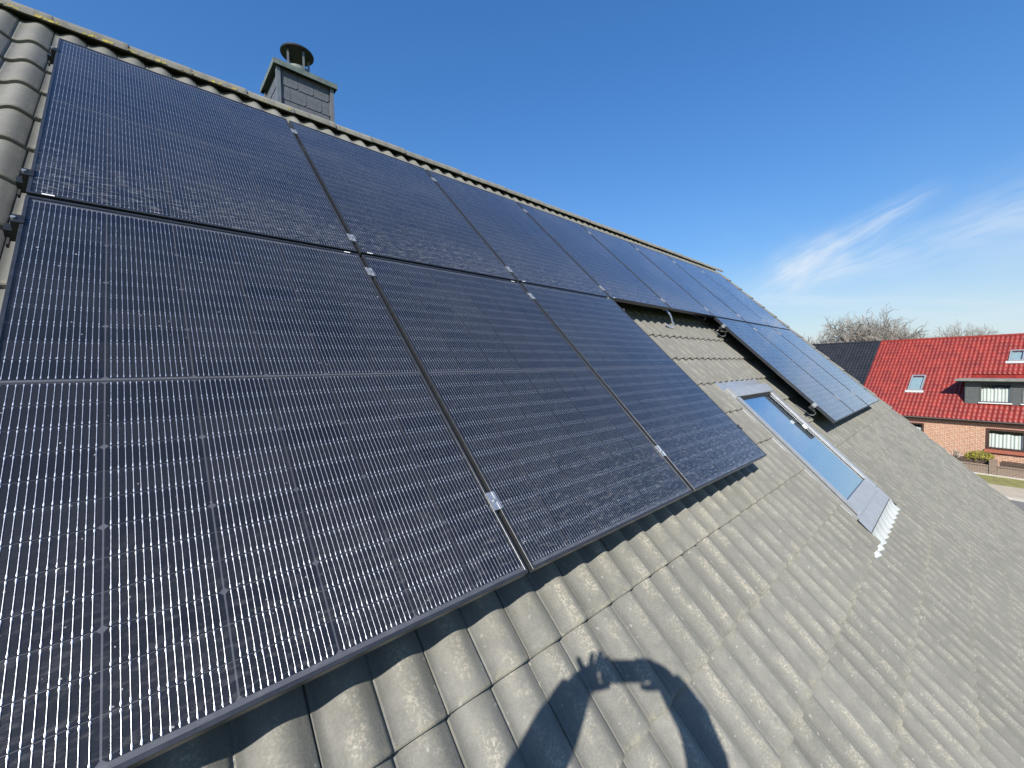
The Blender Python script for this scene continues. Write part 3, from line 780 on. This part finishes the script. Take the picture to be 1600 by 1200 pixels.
# windows of the brick front
def window(parent, x0, x1, z0, z1, yf, frame_mat, fw=.07, mull=(), curtain=True, name='window', depth=.12):
    w = link(name, None, parent, T((x0, yf, z0))); W_, H_ = x1-x0, z1-z0
    f = MB()
    f.box(0, fw, -.03, depth, 0, H_); f.box(W_-fw, W_, -.03, depth, 0, H_); f.box(fw, W_-fw, -.03, depth, H_-fw, H_); f.box(fw, W_-fw, -.03, depth, 0, fw)
    for m_ in mull: f.box(m_-fw*.4, m_+fw*.4, -.025, depth, fw, H_-fw)
    link('frame', f.mesh('window_frame', frame_mat), w)
    link('pane', MB().quad((fw, .01, fw), (W_-fw, .01, fw), (W_-fw, .01, H_-fw), (fw, .01, H_-fw)).mesh('pane', 'window_glass'), w)
    link('room', MB().box(-.2, W_+.2, .55, .56, -.2, H_+.1).mesh('room', 'room_dark'), w)
    if curtain:
        c = MB(); r0, r1 = [], []; n = int(W_/.025)
        hgt = (H_-2*fw)*.80
        for i in range(n+1):
            x = fw + (W_-2*fw)*i/n; y = .10+.022*math.sin(i*.9)+.012*math.sin(i*.37)
            r0.append((x, y, fw)); r1.append((x, y, fw+hgt+.02*math.sin(i*.23)))
        link('curtain', c.grid([r0, r1]).mesh('curtain', 'curtain', 80), w)
    return w
w1 = window(red, 1.155, 4.3, 1.345, 2.70, .28, 'window_frame_dark', .13, (1.6,))
child_box('sill', 'sill_red', red, 1.1, 4.35, .16, .31, 1.13, 1.335)
child_box('lintel', 'brick_soldier', red, 1.1, 4.4, .288, .2985, 2.71, 2.90)
w2 = window(red, -3.2, -1.83, 1.4, 2.705, .28, 'window_frame_dark', .09, ())
child_box('sill', 'sill_red', red, -3.25, -1.78, .16, .31, 1.27, 1.39)
child_box('lintel', 'brick_soldier', red, -3.4, -1.76, .288, .2985, 2.715, 2.90)
def roof_light(parent, x0, x1, y0, y1, lab):
    w = link('roof_window', None, parent, T((x0, y0, EZ+y0)) @ Matrix.Rotation(R(45), 4, 'X')); w['label'] = lab
    W_, L = x1-x0, (y1-y0)*math.sqrt(2); f = MB()
    f.box(0, .07, 0, L, 0, .13); f.box(W_-.07, W_, 0, L, 0, .13); f.box(.07, W_-.07, L-.08, L, 0, .13); f.box(.07, W_-.07, 0, .08, 0, .13)
    link('frame', f.mesh('roof_light_frame', 'window_alu'), w)
    link('pane', MB().box(.07, W_-.07, .08, L-.08, .085, .10).mesh('roof_light_pane', 'window_glass'), w)
    link('lining', MB().box(.0, W_, .0, L, -.02, -.01).mesh('roof_light_lining', 'pane_backing'), w)
    link('apron', MB().box(-.12, W_+.12, -.22, .01, .03, .075).mesh('roof_light_apron', 'apron_alu'), w)
roof_light(red, -3.1, -2.32, 1.76, 2.86, 'small roof window low on the red roof')
roof_light(red, 1.54, 2.2, 3.86, 4.60, 'small roof window high on the red roof')
# dormer
dm = link('dormer', None, red, T((0, 1.03, 0)))
wall_holes('cheek', 'siding_grey', dm, 0, 6.2, 0, 2.2, 4.16, 5.76, [(.70, 2.09, 4.36, 5.62), (2.51, 3.93, 4.36, 5.62)])
link('roof', MB().box(-.42, 6.6, -.48, 3.2, 5.80, 5.93).mesh('dormer_roof', 'dormer_felt'), dm)
child_box('fascia', 'siding_grey', dm, -.30, 6.5, -.36, 3.0, 5.735, 5.798)
for j in range(9):
    for xa, xb in ((.03, .69), (2.10, 2.50), (3.95, 6.15)):
        child_box('board', 'siding_grey', dm, xa, xb, -.028, -.004, 4.24+j*.166, 4.24+j*.166+.158)
dw = window(dm, .70, 2.09, 4.36, 5.62, -.02, 'siding_grey', .06, (), True, 'window', .02)
child_box('sill', 'frame_white', dm, .66, 2.12, -.12, -.01, 4.29, 4.352)
dw = window(dm, 2.51, 3.93, 4.36, 5.62, -.02, 'siding_grey', .06, (), True, 'window', .02)
child_box('sill', 'frame_white', dm, 2.47, 3.96, -.12, -.01, 4.29, 4.352)

dark = thing('dark_roof_house', 'dark glazed pantile roof of the house joined to the red one', 'house', FM)
dk = MB(); pantiles(dk, -17.11, -5.86, .0, 5.75, EZ, .225, .25, .03)
link('roof_tiles', dk.mesh('dark_roof_tiles', 'dark_tile', 50), dark, kind='stuff')
rf = MB(); rf.quad((-17.1, 0, EZ-.05), (-5.9, 0, EZ-.05), (-5.9, 5.8, EZ+5.70), (-17.1, 5.8, EZ+5.70)); rf.quad((-17.1, 5.8, EZ+5.70), (-5.9, 5.8, EZ+5.70), (-5.9, 11.6, EZ-.05), (-17.1, 11.6, EZ-.05))
link('roof', rf.mesh('dark_roof_deck', 'dark_tile'), dark)
dkr = MB().tube([(0, 0, 0), (.41, 0, 0)], [.105, .098], 10).mesh('ridge_tile_dark', 'dark_tile', 50)
for i in range(28): link('ridge_tile', dkr, dark, T((-17.05+i*.398, 5.8, EZ+5.77)))
child_box('wall', 'brick', dark, -16.8, -5.87, .30, 11.3, 0, EZ+.05)
child_box('gutter', 'gutter_zinc', dark, -17.1, -5.87, -.11, .0, EZ-.07, EZ)

# ---- front garden: low brick wall in bays, pillar, wooden planter boards, shrub
gw = thing('garden_wall', 'low brown brick garden wall with pillar in front of the red-roofed house', 'garden wall', FM)
child_box('wall', 'garden_brick', gw, -8, 1.62, -1.88, -1.66, 0, .56); child_box('wall', 'garden_brick', gw, 1.95, 9, -1.88, -1.66, 0, .56)
child_box('coping', 'garden_brick', gw, -8.0, 1.62, -1.91, -1.63, .565, .63); child_box('coping', 'garden_brick', gw, 1.95, 9, -1.91, -1.63, .565, .63)
child_box('pillar', 'garden_brick', gw, 1.63, 1.94, -1.93, -1.60, 0, .98)
for x0_, x1_, n_ in ((-.1, 1.60, 'left'), (2.0, 4.2, 'right')):
    pt = thing('planter_box', ('dark wooden planter box with a yellow shrub behind the garden wall' if n_ == 'left' else 'dark wooden planter box right of the garden wall pillar'), 'planter', FM)
    for j in range(2):
        child_box('board', 'wood_dark', pt, x0_, x1_, -1.50, -1.465, .50+j*.17, .66+j*.17)
        child_box('board', 'wood_dark', pt, x0_, x1_, -.95, -.915, .50+j*.17, .66+j*.17)
    child_box('soil', 'wood_dark', pt, x0_+.01, x1_-.01, -1.46, -.955, 0, .80)
def shrub(name, label, x0_, x1_, yc, z0, z1, mats, n, seed, cat='shrub', size=.05):
    root = thing(name, label, cat, FM @ T(((x0_+x1_)/2, yc, z0))); r_ = random.Random(seed)
    st = MB(); lf = MB(); hw = (x1_-x0_)/2
    for i in range(26):
        a_ = r_.uniform(0, 6.28); rr = r_.random()**.5
        tip = Vector((math.cos(a_)*rr*hw, math.sin(a_)*rr*.35, (z1-z0)*(.45+.5*r_.random()*(1-.5*rr))))
        st.tube([(tip.x*.25, tip.y*.25, -.1), tip*.6, tip], [.012, .008, .004], 4)
    for i in range(n):
        a_ = r_.uniform(0, 6.28); rr = r_.random()**.45
        q = Vector((math.cos(a_)*rr*hw, math.sin(a_)*rr*.42, 0))
        top = (z1-z0)*(1-.55*rr**2)*(.8+.35*mnoise.noise(Vector((q.x*3, q.y*3, seed))))
        q.z = top*(r_.random()**.5)
        d = Vector((r_.uniform(-1, 1), r_.uniform(-1, 1), r_.uniform(-.2, 1))).normalized(); e = d.cross(Vector((r_.uniform(-1, 1), r_.uniform(-1, 1), r_.uniform(-1, 1)))).normalized()
        s_ = size*r_.uniform(.6, 1.3)
        lf.quad(q-d*s_, q+e*s_*.4, q+d*s_, q-e*s_*.4, mi=0 if r_.random() < .72 else 1)
    link('branches', st.mesh('branches', 'bark'), root); link('leaves', lf.mesh('leaves', mats), root)
shrub('yellow_shrub', 'yellow-green shrub spilling over the wooden planter by the brick house', .45, 1.75, -1.25, .78, 1.55, ['leaf_yellow', 'leaf_green'], 1500, 4)
shrub('white_shrub', 'small pale flowering shrub beside the yellow one', -.25, .42, -1.2, .78, 1.45, ['blossom_white', 'bark'], 260, 9, size=.03)

# ---- bare trees behind the far roofs
def tree(label, pos, height, spread, seed, wide=1.0):
    r_ = random.Random(seed); root = thing('bare_tree', label, 'tree', T(pos), 'leafless trees behind the far roofs')
    tk = MB(); lb = MB(); tw = MB()
    def grow(p, d, ln, rad, lvl):
        n = 3 if lvl < 4 else 2; pts = [p]; q = p.copy(); dd = d.copy()
        for i in range(n):
            dd = (dd + Vector((r_.uniform(-1, 1), r_.uniform(-1, 1), r_.uniform(-.3, .5)))*.16).normalized(); q = q + dd*ln/n; pts.append(q.copy())
        rr = [max(rad*(1-.45*i/n), .0125) for i in range(n+1)]
        (tk if lvl == 0 else lb if lvl < 4 else tw).tube(pts, rr, 7 if lvl < 2 else 4 if lvl < 4 else 3, False)
        if lvl >= 6: return
        k = {0: 9, 1: 6, 2: 4, 3: 4, 4: 3, 5: 3}[lvl]
        for i in range(k):
            t_ = (.45 if lvl else .62) + (.55 if lvl else .38)*(i+.6)/k; idx = min(n, max(1, int(round(t_*n)))); base = pts[idx-1].lerp(pts[idx], min(1, t_*n-idx+1) if t_*n-idx+1 > 0 else 0)
            ang = r_.uniform(.30, .90)*(1.25 if lvl == 0 else 1.1 if lvl == 1 else 1); az = r_.uniform(0, 6.28)
            ax = dd.orthogonal().normalized(); ax.rotate(Matrix.Rotation(az, 3, dd))
            nd = dd.copy(); nd.rotate(Matrix.Rotation(ang*spread, 3, ax)); nd.z += .12 if lvl < 3 else .03; nd.normalize()
            grow(base, nd, ln*r_.uniform(.58, .78), rad*.52, lvl+1)
    grow(Vector((0, 0, 0)), Vector((0, 0, 1)), height*.30, height*.022, 0)
    zz = max(v_[2] for v_ in lb.v+tw.v); sz = height/zz
    for m_ in (tk, lb, tw): m_.v = [(x*sz*wide, y*sz*wide, z*sz) for x, y, z in m_.v]
    link('trunk', tk.mesh('trunk', 'bark', 60), root); link('limbs', lb.mesh('limbs', 'bark', 60), root); link('twigs', tw.mesh('twigs', 'twig'), root, kind='stuff')
def treepos(dx, dy, dist):
    d = Vector((dx, dy, 0)).normalized(); p = CAMPOS + d*dist; p.z = 0; return p
tree('broad round-crowned leafless tree at the left of the far tree line', treepos(.986, .148, 64), 14.0, 1.2, 11, 1.0)
tree('leafless tree with a ragged crown in the middle of the far tree line', treepos(.9955, .072, 66), 13.2, 1.05, 23, .85)
tree('lowest leafless tree at the right end of the far tree line', treepos(.9985, .005, 70), 12.0, 1.15, 41, .75)

# ================================================================== the photographer, behind the lens
def cp(x, y, z): return CAMPOS + CR*x + CD*y + CF*z        # x right, y down, z forward of the lens
ph = thing('smartphone', 'black smartphone held sideways in both hands to take the picture', 'smartphone', T(cp(-.07, 0, -.016)))
phm = Matrix(((CR.x, -CD.x, -CF.x, 0), (CR.y, -CD.y, -CF.y, 0), (CR.z, -CD.z, -CF.z, 0), (0, 0, 0, 1)))
bod = bmesh.new(); bmesh.ops.create_cube(bod, size=1); bmesh.ops.scale(bod, vec=(.158, .076, .008), verts=bod.verts)
bmesh.ops.bevel(bod, geom=[e for e in bod.edges if abs(e.verts[0].co.z-e.verts[1].co.z) > .005], offset=.011, segments=4, affect='EDGES')
pme = bpy.data.meshes.new('phone_body'); bod.to_mesh(pme); bod.free(); pme.materials.append(MATS['phone_case'])
link('body', pme, ph, phm)
link('screen', MB().box(-.074, .074, -.034, .034, .0042, .0046).mesh('phone_screen', 'phone_screen'), ph, phm)
link('camera_bump', MB().box(.045, .075, -.030, .002, -.0065, -.0041).mesh('camera_bump', 'phone_case'), ph, phm)

feet = CAMPOS + Vector((-.40, -.28, -1.82))
person = thing('person', 'person in a dark jacket on the roof step, holding up a phone in both hands', 'person', T(feet))
FWD = Vector((CF.x, CF.y, 0)).normalized(); RGT = Vector((FWD.y, -FWD.x, 0)); UPV = Vector((0, 0, 1))
ctr = cp(-.10, 0, -.50); ctr.z = 0
def pl(x, y, z): return ctr + RGT*x + FWD*y + UPV*(feet.z+z)   # person's right, forward, height above the feet
def skinned(verts, edges, rad, root, name, lv=2):
    me = bpy.data.meshes.new(name); me.from_pydata([tuple(v-feet) for v in verts], edges, [])
    o = bpy.data.objects.new(name, me); col.objects.link(o)
    sm = o.modifiers.new('s', 'SKIN'); sm.use_smooth_shade = True
    for i, r_ in enumerate(rad):
        me.skin_vertices[0].data[i].radius = (r_, r_) if not isinstance(r_, tuple) else r_
    me.skin_vertices[0].data[root].use_root = True
    sb = o.modifiers.new('d', 'SUBSURF'); sb.levels = lv; sb.render_levels = lv
    dg = bpy.context.evaluated_depsgraph_get(); out = bpy.data.meshes.new_from_object(o.evaluated_get(dg))
    bpy.data.objects.remove(o); return out
RE_ = (.158, .200, -.13); RM = cp(.137, .112, -.085)
LW, LE, RW, RE = cp(-.226, .060, -.028), cp(-.372, .235, -.18), cp(.088, .046, -.040), cp(*RE_)
LS, RS = pl(-.185, -.02, 1.40), pl(.185, -.02, 1.40)
V_ = [pl(0, -.03, .92), pl(0, -.02, 1.10), pl(0, -.01, 1.30), pl(0, -.02, 1.43), pl(0, .0, 1.51), pl(0, .02, 1.58), pl(0, .025, 1.68), pl(0, .02, 1.76),
      LS, LE, LW, RS, RE, RW,
      pl(-.10, -.02, .86), pl(-.12, .05, .48), pl(-.12, -.01, .09), pl(-.13, .12, .035), pl(.10, -.02, .86), pl(.12, .05, .48), pl(.12, -.01, .09), pl(.13, .12, .035),
      LE.lerp(LW, .45), RM]
E_ = [(0, 1), (1, 2), (2, 3), (3, 4), (4, 5), (5, 6), (6, 7), (3, 8), (8, 9), (9, 22), (22, 10), (3, 11), (11, 12), (12, 23), (23, 13), (0, 14), (14, 15), (15, 16), (16, 17), (0, 18), (18, 19), (19, 20), (20, 21)]
R_ = [(.16, .12), (.15, .115), (.17, .12), (.12, .09), .058, .078, .088, .05, .075, .055, .040, .075, .055, .040, .095, .068, .05, .035, .095, .068, .05, .035, .052, .052]
body_me = skinned(V_, E_, R_, 0, 'body')
def hand(side, wrist, palm_in):
    # palm beside the phone's end, four fingers behind it (towards the scene), thumb on the screen side
    s = side; out = []
    if s < 0:
        pv = [wrist, cp(-.208, .030, -.034), cp(-.188, .004, -.034), cp(-.165, -.010, -.032)]; pr_ = [.036, .040, .038, .030]
        fing = [[(-.205, -.012, -.03), (-.222, -.034, -.026), (-.228, -.052, -.020)], [(-.185, -.016, -.03), (-.184, -.046, -.024), (-.176, -.064, -.016)],
                [(-.168, -.020, -.03), (-.158, -.052, -.024), (-.150, -.070, -.016)], [(-.160, -.020, -.03), (-.142, -.044, -.026), (-.126, -.050, -.018)]]
        th = [(-.200, .036, -.034), (-.168, .036, -.036), (-.142, .036, -.034), (-.118, .034, -.030)]
    else:
        pv = [wrist, cp(.058, .016, -.038), cp(.030, -.006, -.036), cp(.006, -.014, -.034)]; pr_ = [.036, .042, .040, .032]
        fing = [[(.032, -.030, -.034), (.010, -.046, -.032), (-.022, -.048, -.030), (-.046, -.044, -.026)], [(.020, -.022, -.034), (-.004, -.034, -.032), (-.026, -.034, -.030), (-.042, -.028, -.026)],
                [(.012, -.006, -.034), (-.010, -.010, -.033), (-.028, -.010, -.031), (-.040, -.006, -.028)], [(.024, .012, -.036), (.004, .012, -.034), (-.012, .012, -.032), (-.022, .014, -.029)]]
        th = [(.050, .030, -.038), (.022, .036, -.038), (-.004, .042, -.036), (-.026, .040, -.031)]
    meshes = [skinned(pv, [(0, 1), (1, 2), (2, 3)], pr_, 0, 'palm')]
    for f_ in fing:
        pts = [pv[2]] + [cp(*q) for q in f_]; n_ = len(pts); meshes.append(skinned(pts, [(i, i+1) for i in range(n_-1)], [.0115, .0105, .0098, .0085, .0070][:n_], 0, 'finger'))
    meshes.append(skinned([cp(*q) for q in th], [(0, 1), (1, 2), (2, 3)], [.018, .0135, .0110, .0085], 0, 'thumb'))
    return meshes
bm = bmesh.new(); bm.from_mesh(body_me)
nb = len(bm.faces)
for mm in hand(-1, LW, 0) + hand(1, RW, 0): bm.from_mesh(mm)
# nose, ears and eyes on the head
hc = pl(0, .03, 1.665) - feet
for off, rx in ((FWD*.095+UPV*-.012, .014), (RGT*.082, .018), (RGT*-.082, .018), (FWD*.082+RGT*.032+UPV*.018, .010), (FWD*.082-RGT*.032+UPV*.018, .010)):
    bmesh.ops.create_uvsphere(bm, u_segments=8, v_segments=6, radius=rx, matrix=T(hc+off))
bme = bpy.data.meshes.new('person_body'); bm.to_mesh(bme); bm.free()
for n_ in ('skin', 'jacket_cloth', 'trouser_cloth', 'shoe'): bme.materials.append(MATS[n_])
for i, p in enumerate(bme.polygons):
    p.use_smooth = True
    c = p.center; w_ = c + feet
    if i >= nb: p.material_index = 0
    elif c.z > 1.485 and (c - hc).length < .3: p.material_index = 0
    elif c.z < .10: p.material_index = 3
    elif c.z < .90: p.material_index = 2
    else: p.material_index = 0 if min((w_-LW).length, (w_-RW).length) < .03 else 1
link('body', bme, person)
hair = bmesh.new(); bmesh.ops.create_uvsphere(hair, u_segments=20, v_segments=12, radius=.108, matrix=T(hc + FWD*-.016 + UPV*.035))
bmesh.ops.delete(hair, geom=[v for v in hair.verts if (v.co-hc).dot(FWD) > .055 and v.co.z < hc.z+.06 or v.co.z < hc.z-.06], context='VERTS')
hme = bpy.data.meshes.new('hair'); hair.to_mesh(hme); hair.free(); hme.materials.append(MATS['hair']); link('hair', hme, person)
# loose sleeves
def sleeve(pts, rad):
    return MB().tube([p-feet for p in pts], rad, 16, False).mesh('sleeve', 'jacket_cloth', 60)
link('sleeve', sleeve([LW.lerp(LE, -.06), LW.lerp(LE, .08), LW.lerp(LE, .55), LE, LE.lerp(LS, .5), LS], [.045, .054, .066, .074, .088, .095]), person)
link('sleeve', sleeve([RW.lerp(RM, -.25), RW.lerp(RM, .15), RM, RE, RE.lerp(RS, .5), RS], [.044, .052, .062, .070, .082, .090]), person)
# metal roof step bolted through the tiles, under the photographer's feet
stp = thing('roof_step', 'galvanised metal roof step fixed to the tiles where the photographer stands', 'roof step', T(Vector((ctr.x, ctr.y, feet.z))))
smb = Matrix.Identity(4)
slm = MB().box(-.45, .45, -.17, -.15, -.03, -.002).mesh('step_slat', 'galvanised')
for j in range(9): link('slat', slm, stp, T((0, j*.045, 0)))
for sx_ in (-.36, .36):
    link('bracket', MB().ribbon([(sx_, -.16, -.04), (sx_, .22, -.04), (sx_, .10, -.30), (sx_, -.16, -.04)], .015, .006, (1, 0, 0)).mesh('step_bracket', 'galvanised'), stp)
